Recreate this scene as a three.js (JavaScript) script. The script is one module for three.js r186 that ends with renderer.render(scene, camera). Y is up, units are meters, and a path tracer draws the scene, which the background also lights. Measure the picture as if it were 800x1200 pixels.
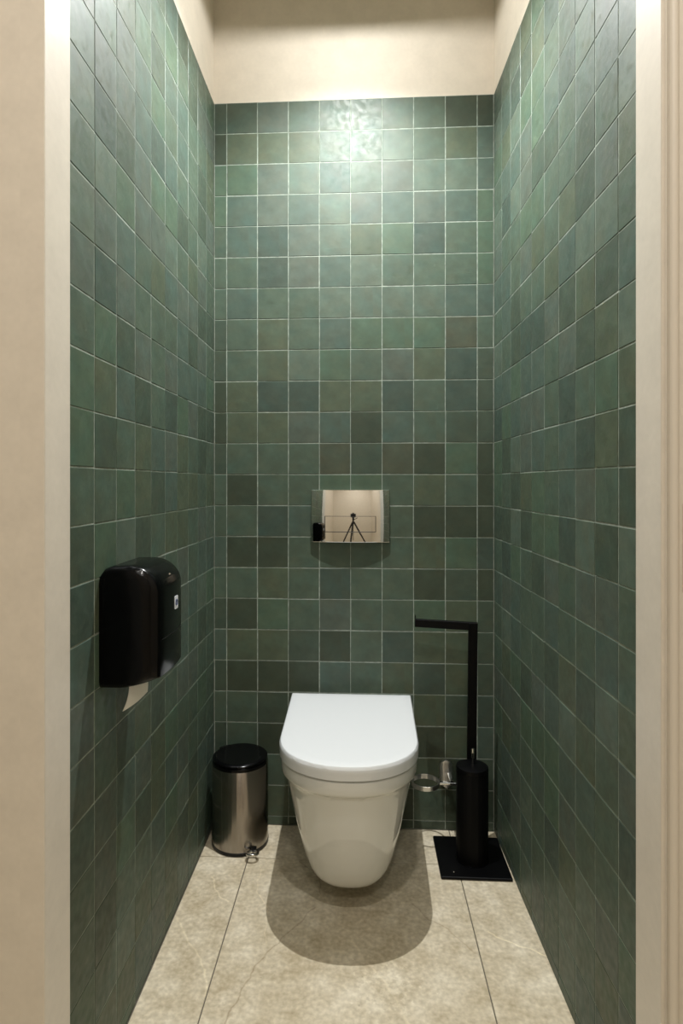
import * as THREE from 'three';
import { mergeGeometries, mergeVertices, toCreasedNormals } from 'three/addons/utils/BufferGeometryUtils.js';
import { RoundedBoxGeometry } from 'three/addons/geometries/RoundedBoxGeometry.js';
import { ImprovedNoise } from 'three/addons/math/ImprovedNoise.js';
import { RectAreaLightUniformsLib } from 'three/addons/lights/RectAreaLightUniformsLib.js';

// ---------------------------------------------------------------- camera, light, exposure
// x runs to the right along the back wall (0 = left corner), z comes out of the back wall, y is up; metres.
const scene = new THREE.Scene();
scene.background = new THREE.Color(0x000000);
const camera = new THREE.PerspectiveCamera(2 * Math.atan(600 / 727) * 180 / Math.PI, 800 / 1200, 0.02, 30);
camera.position.set(0.487, 1.123, 2.0245);
camera.rotation.y = 0.0559;
camera.setViewOffset(800, 1200, 16.65, 34.5, 800, 1200);
scene.add(camera);
const renderer = new THREE.WebGLRenderer({ antialias: true });
renderer.toneMapping = THREE.LinearToneMapping;
renderer.toneMappingExposure = 1.0;
renderer.shadowMap.enabled = true;
RectAreaLightUniformsLib.init();
const CABIN_LAMP = { at: [0.452, 2.6, 0.445], beam: 10.8, angle: 1.2, spill: 0.82, color: new THREE.Color().setRGB(0.98, 1.0, 1.0) };
const HALL_LAMP = { at: [0.52, 2.70, 1.76], size: 0.07, intensity: 820, color: new THREE.Color().setRGB(1.0, 0.965, 0.91) };
const HALL_LAMP_FAR = { at: [0.62, 2.70, 2.9], size: 0.07, intensity: 720, color: new THREE.Color().setRGB(1.0, 0.965, 0.91) };

// ---------------------------------------------------------------- helpers
let seed = 7;
const rnd = () => { seed = (seed * 1664525 + 1013904223) >>> 0; return seed / 4294967296; };
const rr = (a, b) => a + (b - a) * rnd();
const used = {};
const numbered = n => { const k = used[n] = (used[n] ?? -1) + 1; return k ? `${n}_${String(k).padStart(3, '0')}` : n; };
function part(name, geometry, material, parent, label) {
  const m = new THREE.Mesh(geometry, material);
  m.name = name; m.castShadow = m.receiveShadow = true;
  if (label) m.userData.label = label;
  parent.add(m); return m;
}
function thing(name, label, category, [x, y, z] = [0, 0, 0], group) {
  const g = new THREE.Group(); g.name = numbered(name); g.position.set(x, y, z);
  g.userData = { label, category }; if (group) g.userData.group = group;
  scene.add(g); return g;
}
function structure(name, label, category) {
  const g = new THREE.Group(); g.name = name; g.userData = { kind: 'structure', label, category };
  scene.add(g); return g;
}
const box = (x0, x1, y0, y1, z0, z1) => new THREE.BoxGeometry(x1 - x0, y1 - y0, z1 - z0).translate((x0 + x1) / 2, (y0 + y1) / 2, (z0 + z1) / 2);
const rbox = (x0, x1, y0, y1, z0, z1, r = 0.003, s = 2) => new RoundedBoxGeometry(x1 - x0, y1 - y0, z1 - z0, s, r).translate((x0 + x1) / 2, (y0 + y1) / 2, (z0 + z1) / 2);
function metreUV(g) {          // box projection in metres
  g = g.index ? g.toNonIndexed() : g;
  const p = g.attributes.position, n = g.attributes.normal, uv = new Float32Array(p.count * 2);
  for (let i = 0; i < p.count; i++) {
    const a = Math.abs(n.getX(i)), b = Math.abs(n.getY(i)), c = Math.abs(n.getZ(i));
    const [u, v] = b >= a && b >= c ? [p.getX(i), p.getZ(i)] : a >= c ? [p.getZ(i), p.getY(i)] : [p.getX(i), p.getY(i)];
    uv[2 * i] = u; uv[2 * i + 1] = v;
  }
  g.setAttribute('uv', new THREE.BufferAttribute(uv, 2)); return g;
}
function loft(rings, capA = true, capB = true, crease = 0.5) {
  const n = rings[0].length, pos = [], idx = [];
  for (const r of rings) for (const p of r) pos.push(...p);
  for (let k = 0; k < rings.length - 1; k++) for (let i = 0; i < n; i++) {
    const a = k * n + i, b = k * n + (i + 1) % n, c = a + n, d = b + n; idx.push(a, c, b, b, c, d);
  }
  const cap = (k, flip) => {
    const c = pos.length / 3, m = [0, 0, 0];
    for (const p of rings[k]) p.forEach((v, j) => m[j] += v / n);
    pos.push(...m);
    for (let i = 0; i < n; i++) { const a = k * n + i, b = k * n + (i + 1) % n; flip ? idx.push(c, b, a) : idx.push(c, a, b); }
  };
  if (capA) cap(0, false); if (capB) cap(rings.length - 1, true);
  const g = new THREE.BufferGeometry();
  g.setAttribute('position', new THREE.Float32BufferAttribute(pos, 3)); g.setIndex(idx);
  g.setAttribute('uv', new THREE.Float32BufferAttribute(new Float32Array(pos.length / 3 * 2), 2));
  // make faces point outwards: positive signed volume
  let v6 = 0; const A = new THREE.Vector3(), B = new THREE.Vector3(), C = new THREE.Vector3();
  for (let i = 0; i < idx.length; i += 3) { A.fromArray(pos, idx[i] * 3); B.fromArray(pos, idx[i + 1] * 3); C.fromArray(pos, idx[i + 2] * 3); v6 += A.dot(B.cross(C)); }
  if (v6 < 0) { for (let i = 0; i < idx.length; i += 3) [idx[i + 1], idx[i + 2]] = [idx[i + 2], idx[i + 1]]; g.setIndex(idx); }
  return toCreasedNormals(g, crease);
}
const tube = (pts, r, seg = 40, rad = 10, closed = false) => new THREE.TubeGeometry(new THREE.CatmullRomCurve3(pts.map(p => new THREE.Vector3(...p)), closed), seg, r, rad, closed);
const lathe = (prof, seg = 64) => toCreasedNormals(new THREE.LatheGeometry(prof.map(([a, b]) => new THREE.Vector2(a, b)), seg), 0.6);

// ---------------------------------------------------------------- computed textures
const noise = new ImprovedNoise();
const fbm = (x, y, z, oct = 4) => { let s = 0, a = 0.5, f = 1; for (let i = 0; i < oct; i++) { s += a * noise.noise(x * f, y * f, z + i * 7.3); a *= 0.5; f *= 2.03; } return s; };
function makeTexture(w, h, fn, srgb = true) {
  const d = new Uint8Array(w * h * 4);
  for (let j = 0; j < h; j++) for (let i = 0; i < w; i++) {
    const c = fn(i / w, j / h, i, j), k = (j * w + i) * 4;
    for (let q = 0; q < 3; q++) d[k + q] = Math.max(0, Math.min(255, c[q]));
    d[k + 3] = 255;
  }
  const t = new THREE.DataTexture(d, w, h, THREE.RGBAFormat);
  if (srgb) t.colorSpace = THREE.SRGBColorSpace;
  t.magFilter = THREE.LinearFilter; t.minFilter = THREE.LinearMipmapLinearFilter; t.generateMipmaps = true;
  t.wrapS = t.wrapT = THREE.RepeatWrapping; t.needsUpdate = true; return t;
}
// glaze: cloudy tone inside each tile (one repeat = 0.8 m)
const glazeMap = makeTexture(768, 768, (u, v) => {
  const a = fbm(u * 15, v * 15, 1, 3), b = fbm(u * 60, v * 60, 5, 3), c = fbm(u * 14, v * 14, 9, 3);
  const t = 222 + a * 34 + b * 12;
  return [t - c * 20, t + c * 4, t + c * 14];
});
const glazeBump = makeTexture(512, 512, (u, v) => { const t = 128 + fbm(u * 34, v * 34, 3, 4) * 150 + fbm(u * 120, v * 120, 4, 2) * 30; return [t, t, t]; }, false);
for (const t of [glazeMap, glazeBump]) t.repeat.set(1 / 0.8, 1 / 0.8);
const glazeRough = makeTexture(512, 512, (u, v) => { const t = 205 + fbm(u * 40, v * 40, 12, 4) * 110; return [t, t, t]; }, false);
glazeRough.repeat.set(1 / 0.8, 1 / 0.8);
const groutMap = makeTexture(256, 256, (u, v) => { const t = 214 + fbm(u * 30, v * 30, 2, 4) * 70; return [t, t, t]; });
groutMap.repeat.set(2, 2);
const paintMap = makeTexture(512, 512, (u, v) => { const t = 246 + fbm(u * 18, v * 18, 2, 4) * 10 + fbm(u * 90, v * 90, 6, 2) * 6; return [t, t, t - 1]; });
const paintBump = makeTexture(512, 512, (u, v) => { const t = 128 + fbm(u * 60, v * 60, 2, 3) * 140; return [t, t, t]; }, false);

// beige stone-look floor (one repeat = 1.25 m), with the veins and chalky patches where they lie
const veins = [
  { p: [[0.36, 0.39], [0.335, 0.428], [0.29, 0.506], [0.265, 0.545], [0.241, 0.59], [0.222, 0.66], [0.208, 0.72], [0.195, 0.80]], w: 0.0018, c: [-26, -30, -31] },
  { p: [[0.30, 0.195], [0.345, 0.235], [0.369, 0.271], [0.372, 0.33]], w: 0.0018, c: [-26, -30, -30] },
  { p: [[0.005, 0.44], [0.045, 0.50], [0.077, 0.546], [0.125, 0.611], [0.15, 0.69]], w: 0.0024, c: [17, 17, 15] },
  { p: [[0.80, 0.455], [0.853, 0.488], [0.924, 0.525]], w: 0.002, c: [26, 26, 22] },
  { p: [[0.46, 0.50], [0.50, 0.575], [0.535, 0.62], [0.57, 0.70], [0.60, 0.78]], w: 0.0035, c: [10, 10, 9] },
  { p: [[0.62, 0.36], [0.66, 0.42], [0.70, 0.45], [0.76, 0.53]], w: 0.0018, c: [-18, -22, -24] },
  { p: [[0.19, 0.22], [0.20, 0.34], [0.24, 0.40], [0.25, 0.52]], w: 0.0014, c: [18, 17, 14] },
  { p: [[0.06, 0.28], [0.10, 0.36], [0.13, 0.38]], w: 0.002, c: [22, 22, 20] },
];
function segDist(x, y, [ax, ay], [bx, by]) {
  const dx = bx - ax, dy = by - ay, t = Math.max(0, Math.min(1, ((x - ax) * dx + (y - ay) * dy) / (dx * dx + dy * dy)));
  return Math.hypot(x - ax - dx * t, y - ay - dy * t);
}
const FLOOR_PERIOD = 1.25;
const floorMap = makeTexture(1024, 1024, (u, v) => {
  const x = u * FLOOR_PERIOD, z = v * FLOOR_PERIOD;
  const wx = x + 0.012 * fbm(x * 26, z * 26, 31, 3), wz = z + 0.012 * fbm(x * 26, z * 26, 37, 3);
  const big = fbm(x * 5, z * 5, 11, 4), mid = fbm(x * 19, z * 19, 15, 4), fine = fbm(x * 90, z * 90, 19, 3);
  const c = [205 + big * 30 + mid * 34 + fine * 40, 194 + big * 34 + mid * 38 + fine * 41, 172 + big * 40 + mid * 44 + fine * 42];
  for (const q of veins) {
    let d = 9; for (let i = 0; i + 1 < q.p.length; i++) d = Math.min(d, segDist(wx, wz, q.p[i], q.p[i + 1]));
    const k = Math.exp(-((d / q.w) ** 2)) * (0.55 + 0.9 * Math.max(0, 0.5 + fbm(x * 60, z * 60, 51, 2)));
    if (k > 0.01) for (let j = 0; j < 3; j++) c[j] += q.c[j] * k;
  }
  // chalky crystalline patch with its own ragged outline
  const g = Math.max(0, 1 - Math.hypot((x - 0.545) / 0.11, (z - 0.63) / 0.12)), s = fbm(x * 70, z * 70, 61, 3) * 2;
  if (g > 0 && s + g > 0.75) { c[0] += 12; c[1] += 13; c[2] += 14; }
  const pit = fbm(x * 130, z * 130, 71, 2); if (pit > 0.42) { c[0] -= 26; c[1] -= 26; c[2] -= 26; }
  return c;
});
floorMap.repeat.set(1 / FLOOR_PERIOD, 1 / FLOOR_PERIOD);
const brushMap = makeTexture(512, 64, (u, v) => { const t = 128 + fbm(u * 3, v * 90, 5, 3) * 190; return [t, t, t]; }, false);

// ---------------------------------------------------------------- materials
const M = (o) => new THREE.MeshPhysicalMaterial(o);
const hallPaint = M({ color: 0xe6dfd3, map: paintMap, roughness: 0.62, bumpMap: paintBump, bumpScale: 0.0004 });
const paint = M({ color: 0xe1d5c4, map: paintMap, roughness: 0.62, bumpMap: paintBump, bumpScale: 0.0004 });
const trimPaint = M({ color: 0xdfd6c9, map: paintMap, roughness: 0.42, bumpMap: paintBump, bumpScale: 0.0003 });
const ceilingPaint = M({ color: 0xe4dacb, map: paintMap, roughness: 0.8 });
const grout = M({ color: 0xaab3a6, map: groutMap, roughness: 0.85 });
const floorStone = M({ color: 0xfffdf8, map: floorMap, roughness: 0.42 });
const floorGrout = M({ color: 0x6d675b, roughness: 0.9 });
const ceramic = M({ color: 0xdededa, roughness: 0.07, specularIntensity: 1, clearcoat: 0.4, clearcoatRoughness: 0.04 });
const seatPlastic = M({ color: 0xe0e2e3, roughness: 0.22 });
const chrome = M({ color: 0xe2e0dc, metalness: 1, roughness: 0.035 });
const chromeDull = M({ color: 0xc9c8c4, metalness: 1, roughness: 0.14 });
const chromeSatin = M({ color: 0xd2d2cf, metalness: 1, roughness: 0.3 });
const steel = M({ color: 0x9a948d, metalness: 1, roughness: 0.2, anisotropy: 0.75, anisotropyRotation: Math.PI / 2, bumpMap: brushMap, bumpScale: 0.00004 });
const blackGloss = M({ color: 0x050506, roughness: 0.18, specularIntensity: 0.35 });
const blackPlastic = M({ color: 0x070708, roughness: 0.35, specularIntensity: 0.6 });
const blackMatte = M({ color: 0x040404, roughness: 0.5, specularIntensity: 0.25 });
const blackBase = M({ color: 0x040405, roughness: 0.42, specularIntensity: 0.3 });
const paperWhite = M({ color: 0xe9e5dc, roughness: 0.95 });
const stickerWhite = M({ color: 0xe2e4ea, roughness: 0.4 });
const stickerBlue = M({ color: 0x2b3a66, roughness: 0.4 });
const brass = M({ color: 0xb08a52, metalness: 1, roughness: 0.3 });
const glow = M({ color: 0xffffff, emissive: 0xfff6e6, emissiveIntensity: 4, roughness: 0.6 });
const lampBody = M({ color: 0xe8e6e2, roughness: 0.4 });

// glaze tones of the hand-made tiles
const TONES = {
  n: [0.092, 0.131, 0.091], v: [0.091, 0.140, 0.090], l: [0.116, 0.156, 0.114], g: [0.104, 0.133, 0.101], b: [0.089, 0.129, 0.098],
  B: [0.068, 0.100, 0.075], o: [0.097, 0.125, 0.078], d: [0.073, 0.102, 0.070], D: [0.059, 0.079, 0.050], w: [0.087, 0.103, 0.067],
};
const glaze = {};
for (const k in TONES) glaze[k] = M({ color: new THREE.Color().setRGB(...TONES[k]), map: glazeMap, roughness: 0.64, roughnessMap: glazeRough, bumpMap: glazeBump, bumpScale: 0.00035, specularIntensity: 0.8 });

// ---------------------------------------------------------------- tiled walls
const P = 0.102, ROW0 = 0.028, TOP = 2.374, JOINT = 0.0022;
// a tile: front face of 3 x 3 slightly uneven points, eased edges, four sides; lies in its xy plane, front to +z
function tileGeometry(w, h) {
  const e = 0.0011, t = 0.007, pos = [], uv = [], idx = [], ou = rnd() * 5, ov = rnd() * 5;
  const hump = rr(0, 0.0005), sx = rr(-0.00014, 0.00014), sy = rr(-0.00014, 0.00014);
  const put = (x, y, z) => { pos.push(x, y, z); uv.push(x + ou, y + ov); return pos.length / 3 - 1; };
  const grid = [];
  for (let j = 0; j < 3; j++) for (let i = 0; i < 3; i++) {
    const x = (i - 1) * (w / 2 - e), y = (j - 1) * (h / 2 - e);
    grid.push(put(x, y, t + (i === 1 && j === 1 ? hump : 0) + sx * (i - 1) + sy * (j - 1) + rr(-0.00018, 0.00018)));
  }
  for (let j = 0; j < 2; j++) for (let i = 0; i < 2; i++) { const a = grid[j * 3 + i], b = a + 1, c = a + 3, d = a + 4; idx.push(a, b, d, a, d, c); }
  const rim = [0, 1, 2, 5, 8, 7, 6, 3];
  const mid = rim.map(k => { const i = k % 3 - 1, j = Math.floor(k / 3) - 1; return put(i * w / 2, j * h / 2, pos[grid[k] * 3 + 2] - e); });
  const low = rim.map(k => { const i = k % 3 - 1, j = Math.floor(k / 3) - 1; return put(i * w / 2, j * h / 2, 0); });
  for (let q = 0; q < 8; q++) {
    const r = (q + 1) % 8, a = grid[rim[q]], b = grid[rim[r]];
    idx.push(a, mid[q], b, b, mid[q], mid[r], mid[q], low[q], mid[r], mid[r], low[q], low[r]);
  }
  const g = new THREE.BufferGeometry();
  g.setAttribute('position', new THREE.Float32BufferAttribute(pos, 3)); g.setAttribute('uv', new THREE.Float32BufferAttribute(uv, 2)); g.setIndex(idx);
  return toCreasedNormals(g, 0.45);
}
const tilePool = {};
function tileShape(w, h) {
  const k = `${w.toFixed(4)}_${h.toFixed(4)}`, n = Math.abs(w - P) < 1e-6 && Math.abs(h - P) < 1e-6 ? 16 : 4;
  const list = tilePool[k] ??= Array.from({ length: n }, () => tileGeometry(w - JOINT, h - JOINT));
  return list[Math.floor(rnd() * list.length)];
}
const ROWS = [[0, ROW0]]; for (let k = 0; k < 23; k++) ROWS.push([ROW0 + k * P, ROW0 + (k + 1) * P]);
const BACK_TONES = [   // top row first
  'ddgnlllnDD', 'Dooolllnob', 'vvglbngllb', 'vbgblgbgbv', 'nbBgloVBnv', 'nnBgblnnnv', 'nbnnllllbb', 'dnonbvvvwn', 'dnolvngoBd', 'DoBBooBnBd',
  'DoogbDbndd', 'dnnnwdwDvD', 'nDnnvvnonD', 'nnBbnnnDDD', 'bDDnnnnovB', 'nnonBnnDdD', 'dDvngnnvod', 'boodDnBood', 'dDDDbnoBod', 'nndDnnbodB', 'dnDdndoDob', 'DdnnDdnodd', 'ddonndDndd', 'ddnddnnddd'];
const BAG = 'nnnnnnnnvvvbbbbggggooolldddB';
const COLUMNS = (edges, toneAt, wall, place) => {
  for (let r = 0; r < ROWS.length; r++) {
    const [y0, y1] = ROWS[r];
    for (let c = 0; c + 1 < edges.length; c++) {
      const a = edges[c], b = edges[c + 1];
      const tone = (toneAt(ROWS.length - 1 - r, c) || 'n');
      const m = part('tile', tileShape(+(b - a).toFixed(4), +(y1 - y0).toFixed(4)), glaze[tone] || glaze.v, wall);
      m.position.copy(place((a + b) / 2 + rr(-0.0005, 0.0005), (y0 + y1) / 2 + rr(-0.0006, 0.0006), rr(-0.00018, 0.00018)));
      m.userData.turn = 0; delete m.userData.turn;
      wall.userData.face(m, rr(-0.0022, 0.0022), rr(-0.0022, 0.0022));
    }
  }
};
const T = 0.009;                      // tile face stands this far in front of the wall core
const CEIL = 2.82, WALL = 0.12, DOOR_Z0 = 1.088, DOOR_Z1 = 1.165, W0 = 0.911, SLOPE = 0.0232, HEAD = 2.08;
const rightAt = z => W0 + SLOPE * z, RANG = Math.atan(SLOPE);
const bag = () => BAG[Math.floor(rnd() * BAG.length)];

const wallBack = structure('wall_back', 'back wall of green square tiles under cream plaster, behind the toilet', 'wall');
part('plaster', metreUV(box(-WALL, W0 + WALL, 0, CEIL, -WALL, -T)), paint, wallBack);
part('plaster_band', metreUV(box(-T, W0 + T, TOP, CEIL, -T, -0.002)), paint, wallBack);
part('grout', metreUV(box(0, W0, 0, TOP, -T, -0.0009)), grout, wallBack);
wallBack.userData.face = (m, a, b) => m.rotation.set(a, b, 0);
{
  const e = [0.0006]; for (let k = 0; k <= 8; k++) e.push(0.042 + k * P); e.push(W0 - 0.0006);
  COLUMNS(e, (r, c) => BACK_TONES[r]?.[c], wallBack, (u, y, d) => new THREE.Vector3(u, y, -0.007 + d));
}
delete wallBack.userData.face;

const wallLeft = structure('wall_left', 'left wall of green square tiles under cream plaster, beside the waste bin', 'wall');
part('plaster', metreUV(box(-WALL, -T, 0, CEIL, -WALL, DOOR_Z0)), paint, wallLeft);
part('plaster_band', metreUV(box(-T, -0.002, TOP, CEIL, -0.002, DOOR_Z0)), paint, wallLeft);
part('grout', metreUV(box(-T, -0.0009, 0, TOP, 0, DOOR_Z0)), grout, wallLeft);
wallLeft.userData.face = (m, a, b) => m.rotation.set(a, Math.PI / 2 + b, 0, 'YXZ');
const sideEdges = [0.001]; for (let k = 1; k <= 10; k++) sideEdges.push(k * P); sideEdges.push(DOOR_Z0);
COLUMNS(sideEdges, bag, wallLeft, (u, y, d) => new THREE.Vector3(-0.007 + d, y, u));
delete wallLeft.userData.face;

const wallRight = structure('wall_right', 'right wall of green square tiles under cream plaster, beside the black stand', 'wall');
const onRight = g => { g.rotateY(RANG); return g.translate(W0, 0, 0); };   // local: x = out of the wall core, z along the wall
part('plaster', onRight(metreUV(box(T, WALL, 0, CEIL, -WALL, DOOR_Z0 - 0.003))), paint, wallRight);
part('plaster_band', onRight(metreUV(box(0.002, T, TOP, CEIL, -0.002, DOOR_Z0))), paint, wallRight);
part('grout', onRight(metreUV(box(0.0009, T, 0, TOP, 0, DOOR_Z0))), grout, wallRight);
wallRight.userData.face = (m, a, b) => m.rotation.set(a, -Math.PI / 2 + RANG + b, 0, 'YXZ');
COLUMNS(sideEdges, bag, wallRight, (u, y, d) => new THREE.Vector3(0.007 - d, y, u).applyAxisAngle(new THREE.Vector3(0, 1, 0), RANG).add(new THREE.Vector3(W0, 0, 0)));
delete wallRight.userData.face;

// ---------------------------------------------------------------- floor of large stone tiles
const HX0 = -0.36, HX1 = 1.30, HZ1 = 3.7;
const floor = structure('floor', 'beige stone-look floor of large square tiles', 'floor');
part('screed', metreUV(box(HX0 - WALL, HX1 + WALL, -0.15, -0.0025, -WALL, HZ1 + WALL)), floorGrout, floor);
{
  const ex = [-1.086, -0.471, 0.147, 0.767, 1.385, 2.0], ez = [-0.435, 0.183, 0.803, 1.423, 2.043, 2.663, 3.283, 3.903], j = 0.0013;
  for (let i = 0; i + 1 < ex.length; i++) for (let k = 0; k + 1 < ez.length; k++) {
    const inside = (ez[k] + ez[k + 1]) / 2 < DOOR_Z0;
    let x0 = Math.max(ex[i] + j, HX0), x1 = Math.min(ex[i + 1] - j, HX1), z0 = Math.max(ez[k] + j, 0.002), z1 = Math.min(ez[k + 1] - j, HZ1);
    if (inside) { x0 = Math.max(x0, 0.002); x1 = Math.min(x1, W0 + 0.02); }
    else if (ez[k] < DOOR_Z1) { }
    if (x1 - x0 < 0.02 || z1 - z0 < 0.02) continue;
    part('floor_tile', metreUV(rbox(x0, x1, -0.012, 0, z0, z1, 0.0012, 1)), floorStone, floor);
  }
}

// ---------------------------------------------------------------- ceilings, door wall, hall
const ceiling = structure('ceiling', 'cream ceiling above the cubicle and the hall', 'ceiling');
part('plaster', metreUV(box(HX0 - WALL, HX1 + WALL, CEIL, CEIL + 0.12, -WALL, HZ1 + WALL)), ceilingPaint, ceiling);
const wallFront = structure('wall_front', 'cream wall holding the doorway of the cubicle', 'wall');
const JL = 0.036, JR = 0.889;
part('plaster', metreUV(box(HX0, JL - 0.1, 0, CEIL, DOOR_Z0, DOOR_Z1 - 0.002)), hallPaint, wallFront);
part('plaster', metreUV(box(JR + 0.0062, HX1, 0, CEIL, DOOR_Z0, DOOR_Z1 - 0.002)), hallPaint, wallFront);
part('plaster', metreUV(box(JL - 0.1, JR + 0.02, HEAD + 0.05, CEIL, DOOR_Z0, DOOR_Z1 - 0.002)), hallPaint, wallFront);
const door = structure('door_1', 'cream painted door frame around the cubicle opening', 'door frame');
part('jamb', metreUV(rbox(JL - 0.1, JL, 0, HEAD + 0.05, DOOR_Z0 - 0.001, DOOR_Z1, 0.0015)), trimPaint, door);
part('jamb', metreUV(rbox(JR, JR + 0.006, 0, HEAD + 0.05, DOOR_Z0 - 0.001, DOOR_Z1, 0.0015)), trimPaint, door);
part('head', metreUV(rbox(JL, JR, HEAD, HEAD + 0.05, DOOR_Z0 - 0.001, DOOR_Z1, 0.0015)), trimPaint, door);
part('casing', metreUV(rbox(JR + 0.0085, JR + 0.09, 0, HEAD + 0.09, DOOR_Z1 - 0.006, DOOR_Z1 + 0.004, 0.002)), trimPaint, door);
{ // half-round bead along the casing
  const s = []; for (let i = 0; i <= 12; i++) { const a = Math.PI * i / 12; s.push([0.0064 * Math.cos(a), 0.0064 * Math.sin(a)]); }
  part('bead', loft([0, HEAD + 0.09].map(y => s.map(([x, z]) => [JR + 0.0150 + x, y, DOOR_Z1 + 0.003 + z]))), trimPaint, door);
}
part('strike_plate', rbox(JR + 0.0265, JR + 0.046, 0.975, 1.095, DOOR_Z1 + 0.003, DOOR_Z1 + 0.0058, 0.0013), brass, door, 'small worn metal strike plate');
const wl = structure('wall_hall_left', 'cream wall on the left of the hall', 'wall');
part('plaster', metreUV(box(HX0 - WALL, HX0, 0, CEIL, DOOR_Z0, HZ1)), hallPaint, wl);
const wr = structure('wall_hall_right', 'cream wall on the right of the hall', 'wall');
part('plaster', metreUV(box(HX1, HX1 + WALL, 0, CEIL, DOOR_Z0, HZ1)), hallPaint, wr);
const wh = structure('wall_hall_back', 'cream wall of the hall facing the doorway', 'wall');
part('plaster', metreUV(box(HX0 - WALL, HX1 + WALL, 0, CEIL, HZ1, HZ1 + WALL)), hallPaint, wh);

// ---------------------------------------------------------------- lamps
function ceilingLight(L, label, r = 0.055) {
  const [x, y, z] = L.at, t = thing('ceiling_light', label, 'ceiling light', [x, CEIL, z]);
  part('housing', lathe([[0, 0], [r + 0.012, 0], [r + 0.012, -0.006], [r, -0.008], [r, y - CEIL + 0.002], [r - 0.002, y - CEIL], [r - 0.007, y - CEIL], [r - 0.008, y - CEIL + 0.004], [0, y - CEIL + 0.004]], 48), lampBody, t);
  part('diffuser', new THREE.CylinderGeometry(r - 0.009, r - 0.009, 0.003, 40).translate(0, y - CEIL + 0.0025, 0), glow, t, 'glowing round diffuser');
  const l = new THREE.RectAreaLight(L.color, L.intensity, L.size, L.size);
  l.name = 'lamp_light'; l.position.set(0, y - CEIL - 0.001, 0); l.rotation.x = -Math.PI / 2; t.add(l);
  return t;
}
{ // reflector lamp in an open tube: the beam from its reflector, and the spill of the bare bulb cut off level by the rim
  const [x, y, z] = CABIN_LAMP.at, h = CEIL - y, R = 0.072;
  const t = thing('ceiling_light', 'white tubular spot lamp on the ceiling above the toilet', 'ceiling light', [x, y, z]);
  part('housing', lathe([[0.012, h], [R + 0.012, h], [R + 0.012, h - 0.008], [R, h - 0.01], [R, 0.001], [R - 0.001, 0], [R - 0.004, 0], [R - 0.005, 0.001], [R - 0.005, h - 0.02], [0.012, h - 0.02]], 64), lampBody, t);
  part('bulb', lathe([[0, -0.010], [0.007, -0.008], [0.012, -0.001], [0.012, 0.012], [0.008, 0.03], [0.006, h - 0.02], [0, h - 0.02]], 32), glow, t, 'glowing bulb');
  const s = new THREE.SpotLight(CABIN_LAMP.color, CABIN_LAMP.beam, 0, CABIN_LAMP.angle, 1, 2);
  s.name = 'beam_light'; s.position.set(0, 0.004, 0); s.target.position.set(0, -2.6, 0); s.castShadow = true; s.shadow.radius = 0.5; s.shadow.mapSize.set(2048, 2048); t.add(s, s.target);
  const p = new THREE.PointLight(CABIN_LAMP.color, CABIN_LAMP.spill, 0, 2);
  p.name = 'spill_light'; p.position.set(0, 0.001, 0); p.castShadow = true; p.shadow.radius = 0.3; t.add(p);
}
ceilingLight(HALL_LAMP, 'white round spot lamp on the hall ceiling in front of the doorway');
ceilingLight(HALL_LAMP_FAR, 'white round spot lamp on the hall ceiling behind the tripod');

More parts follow.
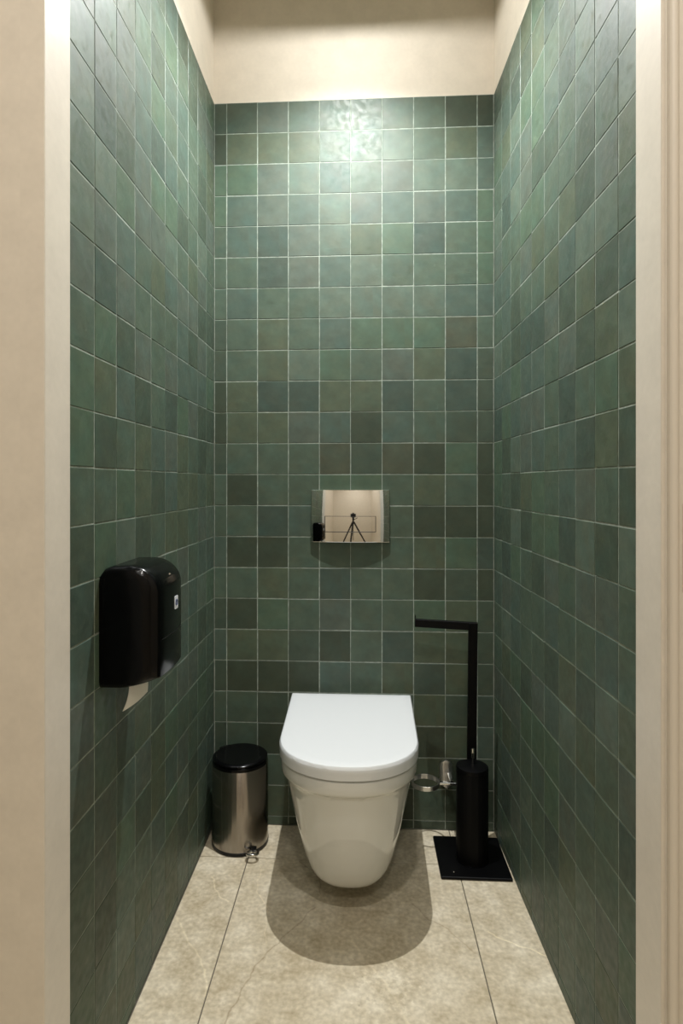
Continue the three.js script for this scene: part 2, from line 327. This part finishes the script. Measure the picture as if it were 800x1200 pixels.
// ---------------------------------------------------------------- toilet
const TX = 0.452;
function dRing(y, hw, hr, zr, zf, zs, e = 2.2) {      // D outline: straight back, near-straight sides, rounded front
  const p = [], ex = 2 / e;
  for (let i = 0; i < 8; i++) p.push([TX + hr - 2 * hr * i / 8, y, zr]);
  for (let i = 0; i < 8; i++) p.push([TX - (hr + (hw - hr) * i / 8), y, zr + (zs - zr) * i / 8]);
  for (let i = 0; i < 48; i++) { const a = Math.PI * i / 48, c = Math.cos(a), s = Math.sin(a); p.push([TX - hw * Math.sign(c) * Math.abs(c) ** ex, y, zs + (zf - zs) * s ** ex]); }
  for (let i = 0; i < 8; i++) p.push([TX + hw + (hr - hw) * i / 8, y, zs + (zr - zs) * i / 8]);
  return p;
}
const toilet = thing('toilet', 'white wall-hung toilet with closed flat lid under the chrome flush plate', 'toilet');
{
  const lid = (y, s) => dRing(y, 0.183 - s, 0.190 - s, 0.044 + s, 0.559 - s, 0.375, 2.15);
  part('lid', loft([lid(0.4158, 0.0012), lid(0.4168, 0.0002), lid(0.43, 0), lid(0.442, 0), lid(0.4465, 0.0012), lid(0.449, 0.0035), lid(0.4502, 0.008), lid(0.4508, 0.03), lid(0.451, 0.1)], true, true, 0.55), seatPlastic, toilet, 'flat glossy white closed lid');
  part('seat', loft([lid(0.4105, 0.034), lid(0.4162, 0.034)]), seatPlastic, toilet);
  for (const d of [-0.075, 0.075]) part('hinge', new THREE.CylinderGeometry(0.009, 0.009, 0.04, 20).rotateZ(Math.PI / 2).translate(TX + d, 0.427, 0.035), chromeDull, toilet);
  const b = (y, hw, zf, zs = 0.36, e = 2.15) => dRing(y, hw, hw + 0.004, 0.001, zf, zs, e);
  const rings = [
    b(0.4118, 0.172, 0.546, 0.372), b(0.4113, 0.1775, 0.553, 0.372), b(0.409, 0.1792, 0.5555, 0.372), b(0.396, 0.1794, 0.5555, 0.372), b(0.381, 0.1785, 0.554, 0.37), b(0.374, 0.1762, 0.550, 0.37),
    b(0.369, 0.1710, 0.543, 0.368), b(0.3655, 0.1662, 0.5365, 0.367), b(0.361, 0.1640, 0.533, 0.366), b(0.35, 0.1632, 0.530, 0.364), b(0.31, 0.158, 0.517, 0.355), b(0.26, 0.1495, 0.500, 0.345),
    b(0.21, 0.1405, 0.482, 0.335, 2.2), b(0.165, 0.131, 0.464, 0.325, 2.25), b(0.13, 0.1225, 0.449, 0.315, 2.3), b(0.105, 0.1155, 0.437, 0.308, 2.35), b(0.085, 0.108, 0.424, 0.30, 2.4), b(0.070, 0.100, 0.411, 0.295, 2.4), b(0.060, 0.089, 0.398, 0.285, 2.4), b(0.054, 0.074, 0.380, 0.275, 2.3), b(0.052, 0.05, 0.35, 0.25, 2.2), b(0.0517, 0.02, 0.30, 0.22, 2)];
  part('bowl', loft(rings, true, true, 0.7), ceramic, toilet, 'tapering glossy white bowl');
}

// ---------------------------------------------------------------- flush plate: slightly domed mirror-polished steel
const plate = thing('flush_plate', 'mirror-polished domed steel flush plate on the green tiles above the toilet', 'flush plate', [0.449, 1.0145, 0]);
{
  const domed = (w, h, R, tilt, lift, edge, nx = 36, ny = 26) => {
    const pos = [], idx = [], f = (x, y) => lift - (x * x + y * y) / (2 * R) - y * tilt, id = (i, j) => j * (nx + 1) + i;
    const nrm = [];
    for (let j = 0; j <= ny; j++) for (let i = 0; i <= nx; i++) {
      const x = (i / nx - 0.5) * w, y = (j / ny - 0.5) * h; pos.push(x, y, f(x, y));
      const n = new THREE.Vector3(x / R, y / R + tilt, 1).normalize(); nrm.push(n.x, n.y, n.z);
    }
    for (let j = 0; j < ny; j++) for (let i = 0; i < nx; i++) { const a = id(i, j); idx.push(a, a + 1, id(i + 1, j + 1), a, id(i + 1, j + 1), id(i, j + 1)); }
    const g = new THREE.BufferGeometry(); g.setAttribute('position', new THREE.Float32BufferAttribute(pos, 3)); g.setAttribute('normal', new THREE.Float32BufferAttribute(nrm, 3));
    g.setAttribute('uv', new THREE.Float32BufferAttribute(new Float32Array(pos.length / 3 * 2), 2)); g.setIndex(idx);
    // side skirt with an eased rim, back to the wall
    const loop = []; for (let i = 0; i < nx; i++) loop.push([i, 0]); for (let j = 0; j < ny; j++) loop.push([nx, j]); for (let i = nx; i > 0; i--) loop.push([i, ny]); for (let j = ny; j > 0; j--) loop.push([0, j]);
    const ring = (dz, abs, s) => loop.map(([i, j]) => { const x = (i / nx - 0.5) * w, y = (j / ny - 0.5) * h; return [x + Math.sign(x) * s * (Math.abs(x) > w / 2 - 1e-6 ? 1 : 0), y + Math.sign(y) * s * (Math.abs(y) > h / 2 - 1e-6 ? 1 : 0), abs ?? f(x, y) + dz]; });
    const skirt = loft([ring(0, null, 0), ring(-0.0006, null, edge * 0.7), ring(-0.0016, null, edge), ring(0, 0.0005, edge)], false, true, 0.4);
    return mergeGeometries([g.toNonIndexed(), skirt]);
  };
  const R = 0.7, tilt = 0.047, lift = 0.0235;
  part('body', domed(0.252, 0.167, R, tilt, lift, 0.0014), chrome, plate);
  // push button: dark strips on the domed face imitate the shade in its outline groove, button face inside
  const f = (x, y) => lift - (x * x + y * y) / (2 * R) - y * tilt;
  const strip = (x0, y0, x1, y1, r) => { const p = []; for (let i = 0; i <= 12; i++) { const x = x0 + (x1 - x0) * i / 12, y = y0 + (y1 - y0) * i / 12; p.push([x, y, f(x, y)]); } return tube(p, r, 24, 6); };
  part('button_gap_shade', mergeGeometries([strip(-0.082, -0.0005, 0.082, -0.0005, 0.0007), strip(-0.082, -0.051, 0.082, -0.051, 0.0011), strip(-0.082, -0.051, -0.082, -0.0005, 0.0011), strip(0.082, -0.051, 0.082, -0.0005, 0.0011)]), blackPlastic, plate, 'dark strips imitating the shaded groove around the push button');
}

// ---------------------------------------------------------------- tissue dispenser on the left wall
const disp = thing('tissue_dispenser', 'glossy black tissue dispenser mounted on the left tiled wall', 'dispenser', [0, 0, 0]);
{
  // profile in x (out of the wall) and y, lofted along z from the far side to the near side
  const prof = (s, fx) => {
    const x1 = fx, y0 = 0.739 + s, yb = 0.757 + s, yt = 0.968 - s, r = 0.05, p = [];
    p.push([0.0008, y0]);
    for (let i = 0; i <= 5; i++) p.push([0.035 + (x1 - 0.041 - s) * i / 5, y0 + (yb - y0) * (i / 5) ** 1.7]);
    for (let i = 1; i <= 5; i++) { const a = Math.PI / 2 * i / 5; p.push([x1 - 0.006 - s + 0.006 * Math.sin(a), yb + 0.005 * (1 - Math.cos(a))]); }
    for (let i = 1; i <= 4; i++) p.push([x1 - s, yb + 0.005 + (yt - r - yb - 0.005) * i / 4]);
    for (let i = 1; i <= 12; i++) { const a = Math.PI / 2 * i / 12; p.push([x1 - s - 0.058 + 0.058 * Math.cos(a), yt - r + r * Math.sin(a) - 0.0]); }
    p.push([0.022, yt - 0.001], [0.008, yt - 0.006 - s * 0.3], [0.0008, yt - 0.016 - s * 0.3]);
    return p;
  };
  const zs = [[0.738, 0.014, 0.094], [0.739, 0.009, 0.100], [0.742, 0.0045, 0.105], [0.747, 0.0015, 0.109], [0.754, 0, 0.1115], [0.775, 0, 0.114], [0.80, 0, 0.1155], [0.82, 0, 0.116], [0.84, 0, 0.1155], [0.865, 0, 0.114], [0.884, 0, 0.1115], [0.892, 0.0015, 0.109], [0.897, 0.0045, 0.105], [0.8995, 0.009, 0.100], [0.9005, 0.014, 0.094]];
  part('cover', loft(zs.map(([z, s, fx]) => prof(s, fx).map(([x, y]) => [x, y, z])), true, true, 0.6), blackGloss, disp);
  const seam = []; for (let i = 0; i <= 10; i++) seam.push([0.1135 + 0.0025 * Math.sin(Math.PI * i / 10), 0.829, 0.757 + 0.125 * i / 10]);
  part('cover_seam', tube(seam, 0.0007, 30, 6), blackPlastic, disp);
  part('lock', new THREE.CylinderGeometry(0.0075, 0.0075, 0.004, 24).rotateZ(-Math.PI / 2 + 0.35).translate(0.1085, 0.937, 0.82), chromeDull, disp, 'small round lock');
  // sticker with a round symbol
  const sh = new THREE.Shape(); const a = 0.0105, b = 0.013, r = 0.004;
  sh.moveTo(-a + r, -b); sh.lineTo(a - r, -b); sh.quadraticCurveTo(a, -b, a, -b + r); sh.lineTo(a, b - r); sh.quadraticCurveTo(a, b, a - r, b); sh.lineTo(-a + r, b); sh.quadraticCurveTo(-a, b, -a, b - r); sh.lineTo(-a, -b + r); sh.quadraticCurveTo(-a, -b, -a + r, -b);
  const st = part('sticker', new THREE.ExtrudeGeometry(sh, { depth: 0.0008, bevelEnabled: false }).rotateY(Math.PI / 2).translate(0.1158, 0.884, 0.802), stickerWhite, disp, 'white sticker with a blue round symbol');
  part('symbol', mergeGeometries([new THREE.TorusGeometry(0.0058, 0.0011, 6, 28).rotateY(Math.PI / 2).translate(0.1166, 0.884, 0.802), new THREE.BoxGeometry(0.001, 0.0016, 0.005).translate(0.1167, 0.8865, 0.802), new THREE.BoxGeometry(0.001, 0.006, 0.0016).translate(0.1167, 0.883, 0.802)].map(g => g.toNonIndexed())), stickerBlue, st);
}
const tissue = thing('paper_sheet', 'loose end of white tissue paper hanging from the black dispenser', 'paper', [0, 0, 0]);
{
  // folded sheet hanging below the slot: one corner lower, slightly curled
  const nx = 10, ny = 10, pos = [], idx = [];
  for (let j = 0; j <= ny; j++) for (let i = 0; i <= nx; i++) {
    const u = i / nx, v = j / ny, z = 0.876 - 0.088 * u + 0.012 * v * (1 - u) ** 2;
    pos.push(0.048 + 0.006 * Math.sin(v * 2.2) - 0.012 * (1 - u) ** 3 * v * v, 0.765 - (0.066 + 0.004 * (1 - u)) * v, z);
  }
  for (let j = 0; j < ny; j++) for (let i = 0; i < nx; i++) { const a = j * (nx + 1) + i; idx.push(a, a + 1, a + nx + 2, a, a + nx + 2, a + nx + 1); }
  const mk = (d, flip) => { const g = new THREE.BufferGeometry(); g.setAttribute('position', new THREE.Float32BufferAttribute(pos.map((v, k) => k % 3 === 0 ? v + d : v), 3)); g.setIndex(flip ? idx.map((v, k) => idx[k - k % 3 + 2 - k % 3]) : idx); g.computeVertexNormals(); return g; };
  part('sheet', mergeGeometries([mk(0, false), mk(-0.0009, true)]), paperWhite, tissue);
}

// ---------------------------------------------------------------- pedal bin
const bin = thing('pedal_bin', 'small round brushed steel pedal bin with black lid in the corner', 'waste bin', [0.106, 0, 0.098]);
{
  const R = 0.0885;
  part('base_ring', lathe([[0, 0.0005], [R - 0.003, 0.0005], [R - 0.0005, 0.003], [R, 0.008], [R, 0.0115], [R - 0.002, 0.0125], [0, 0.0125]], 72), blackPlastic, bin);
  part('body', lathe([[0, 0.012], [R - 0.0012, 0.012], [R - 0.0012, 0.25], [R - 0.0022, 0.2515], [0, 0.2515]], 96), steel, bin, 'brushed steel cylinder');
  part('rim', lathe([[0, 0.250], [R - 0.003, 0.250], [R - 0.002, 0.253], [R - 0.003, 0.261], [R - 0.006, 0.263], [0, 0.263]], 72), blackGloss, bin);
  part('lid', lathe([[0, 0.262], [R - 0.007, 0.262], [R - 0.003, 0.2645], [R - 0.0035, 0.269], [R - 0.008, 0.2725], [R - 0.013, 0.2738], [R - 0.018, 0.2728], [R - 0.022, 0.2726], [0, 0.2745]], 72), blackGloss, bin, 'glossy black domed lid');
  part('hinge', rbox(-0.02, 0.02, 0.245, 0.268, -0.0955, -0.083, 0.003), blackPlastic, bin).rotation.y = 0.75;
  const ped = part('pedal', tube([...Array(20)].map((_, i) => { const a = i / 20 * Math.PI * 2; return [0.056 + 0.0165 * Math.cos(a), 0.021 + 0.003 * Math.sin(a), 0.0985 + 0.0145 * Math.sin(a)]; }), 0.0042, 60, 10, true), chromeDull, bin, 'chrome loop pedal');
  part('pedal_arm', rbox(0.049, 0.063, 0.014, 0.022, 0.06, 0.088, 0.002), blackPlastic, ped);
}

// ---------------------------------------------------------------- black stand with paper arm and brush canister
const stand = thing('toilet_stand', 'black metal stand with square base, paper arm and brush canister in the corner', 'stand', [0.811, 0, 0.152]);
{
  part('base', rbox(-0.101, 0.100, 0.0006, 0.009, -0.103, 0.104, 0.004, 3), blackBase, stand, 'square black base plate');
  const pole = part('pole', rbox(-0.0135, 0.0135, 0.0, 0.687, -0.0075, 0.0075, 0.0018), blackMatte, stand, 'square black pole');
  pole.position.set(0.007, 0.008, -0.045); pole.rotation.z = -0.011;
  const arm = part('arm', mergeGeometries([rbox(-0.176, 0.0135, -0.024, 0, -0.0075, 0.0075, 0.0018), rbox(-0.176, -0.1735, -0.004, 0.012, -0.007, 0.007, 0.001)]), blackMatte, stand, 'black arm with raised tip for the paper roll');
  arm.position.set(0.0147, 0.696, -0.045); arm.rotation.set(0, -0.12, -0.022);
  part('screw', new THREE.SphereGeometry(0.0028, 12, 8).translate(-0.062, 0.0095, 0.082), chromeDull, stand);
  const R = 0.0465, can = part('canister', lathe([[0, 0.009], [R, 0.009], [R, 0.270], [R - 0.001, 0.2725], [0, 0.2725]], 72), blackMatte, stand, 'black cylindrical brush canister');
  can.position.set(0.002, 0, 0.012);
  part('foot_ring', lathe([[R + 0.0002, 0.009], [R + 0.0022, 0.0092], [R + 0.002, 0.011], [R + 0.0002, 0.0115]], 72), blackGloss, can);
  part('cover', lathe([[0, 0.2725], [R + 0.0006, 0.2725], [R + 0.001, 0.276], [R - 0.001, 0.2835], [R - 0.004, 0.2845], [0, 0.2845]], 72), blackBase, can);
  part('brush_handle', lathe([[0, 0.284], [0.004, 0.284], [0.004, 0.312], [0.0052, 0.316], [0.0046, 0.330], [0, 0.332]], 24).translate(0.004, 0, -0.012), chromeDull, can, 'thin metal brush handle');
}

// ---------------------------------------------------------------- chrome ring holder on the back wall
const ringHolder = thing('ring_holder', 'empty chrome ring holder fixed low on the back wall beside the toilet', 'ring holder', [0.757, 0.190, 0]);
{
  part('ring', lathe([[0.0405, -0.007], [0.0435, -0.007], [0.0442, -0.006], [0.0442, 0.006], [0.0435, 0.007], [0.0415, 0.007], [0.0408, 0.006], [0.0405, -0.007]], 64).translate(-0.073, 0, 0.081), chromeSatin, ringHolder, 'chrome ring');
  part('arm', mergeGeometries([rbox(-0.032, 0.026, -0.0045, 0.0035, 0.074, 0.088, 0.002), rbox(0.002, 0.016, -0.0035, 0.0035, 0.012, 0.086, 0.002)]), chromeDull, ringHolder);
  // rounded upright shield, bowed out from the wall
  const rings = []; for (let k = 0; k <= 14; k++) {
    const t = k / 14, y = -0.042 + 0.082 * t, w = 0.0215 * Math.pow(Math.max(0, 1 - (2 * t - 1) ** 4), 0.45) + 0.0008, b = 0.010 + 0.022 * (1 - t), r = [];
    for (let i = 0; i <= 10; i++) { const a = Math.PI * i / 10; r.push([w * Math.cos(a), y, 0.0006 + b * Math.sin(a) ** 0.45]); }
    rings.push(r);
  }
  part('rosette', loft(rings), chromeSatin, ringHolder, 'rounded chrome wall plate');
}

// ---------------------------------------------------------------- camera on its tripod (mirrored in the flush plate)
const pc = thing('photo_camera', 'black photo camera on the tripod, mirrored in the flush plate', 'camera', [0.487, 1.123, 2.0245]);
{
  part('body', mergeGeometries([rbox(-0.07, 0.07, -0.05, 0.04, 0.085, 0.145, 0.012), rbox(-0.025, 0.025, 0.035, 0.065, 0.085, 0.14, 0.01)]), blackPlastic, pc);
  part('lens', lathe([[0, 0], [0.03, 0], [0.036, 0.004], [0.036, 0.06], [0.034, 0.075], [0, 0.075]].map(([a, b]) => [a, b]), 40).rotateX(Math.PI / 2).translate(0, -0.004, 0.022), blackMatte, pc);
}
const tri = thing('tripod', 'black tripod standing on the hall floor, mirrored in the flush plate', 'tripod', [0.487, 0, 2.14]);
{
  part('head', mergeGeometries([rbox(-0.035, 0.035, 1.058, 1.073, -0.035, 0.035, 0.004), new THREE.SphereGeometry(0.028, 24, 16).translate(0, 1.03, 0).toNonIndexed(), new THREE.CylinderGeometry(0.022, 0.022, 0.09, 24).translate(0, 0.975, 0).toNonIndexed()].map(g => g.index ? g.toNonIndexed() : g)), blackMatte, tri);
  part('handle', tube([[0.02, 1.01, 0], [0.06, 1.03, 0.02], [0.105, 1.055, 0.03]], 0.009, 16, 10), blackMatte, tri);
  part('column', new THREE.CylinderGeometry(0.014, 0.014, 0.5, 20).translate(0, 0.72, 0), chromeDull, tri);
  for (const a of [0.35, 2.45, 4.5]) {
    const leg = new THREE.CylinderGeometry(0.021, 0.015, 1, 16).translate(0, -0.5, 0), s = Math.hypot(0.93, 0.55);
    const m = part('leg', leg.scale(1, s, 1), blackMatte, tri);
    m.position.set(0.02 * Math.cos(a), 0.945, 0.02 * Math.sin(a));
    m.quaternion.setFromUnitVectors(new THREE.Vector3(0, -1, 0), new THREE.Vector3(0.55 * Math.cos(a), -0.93, 0.55 * Math.sin(a)).normalize());
  }
}

renderer.render(scene, camera);
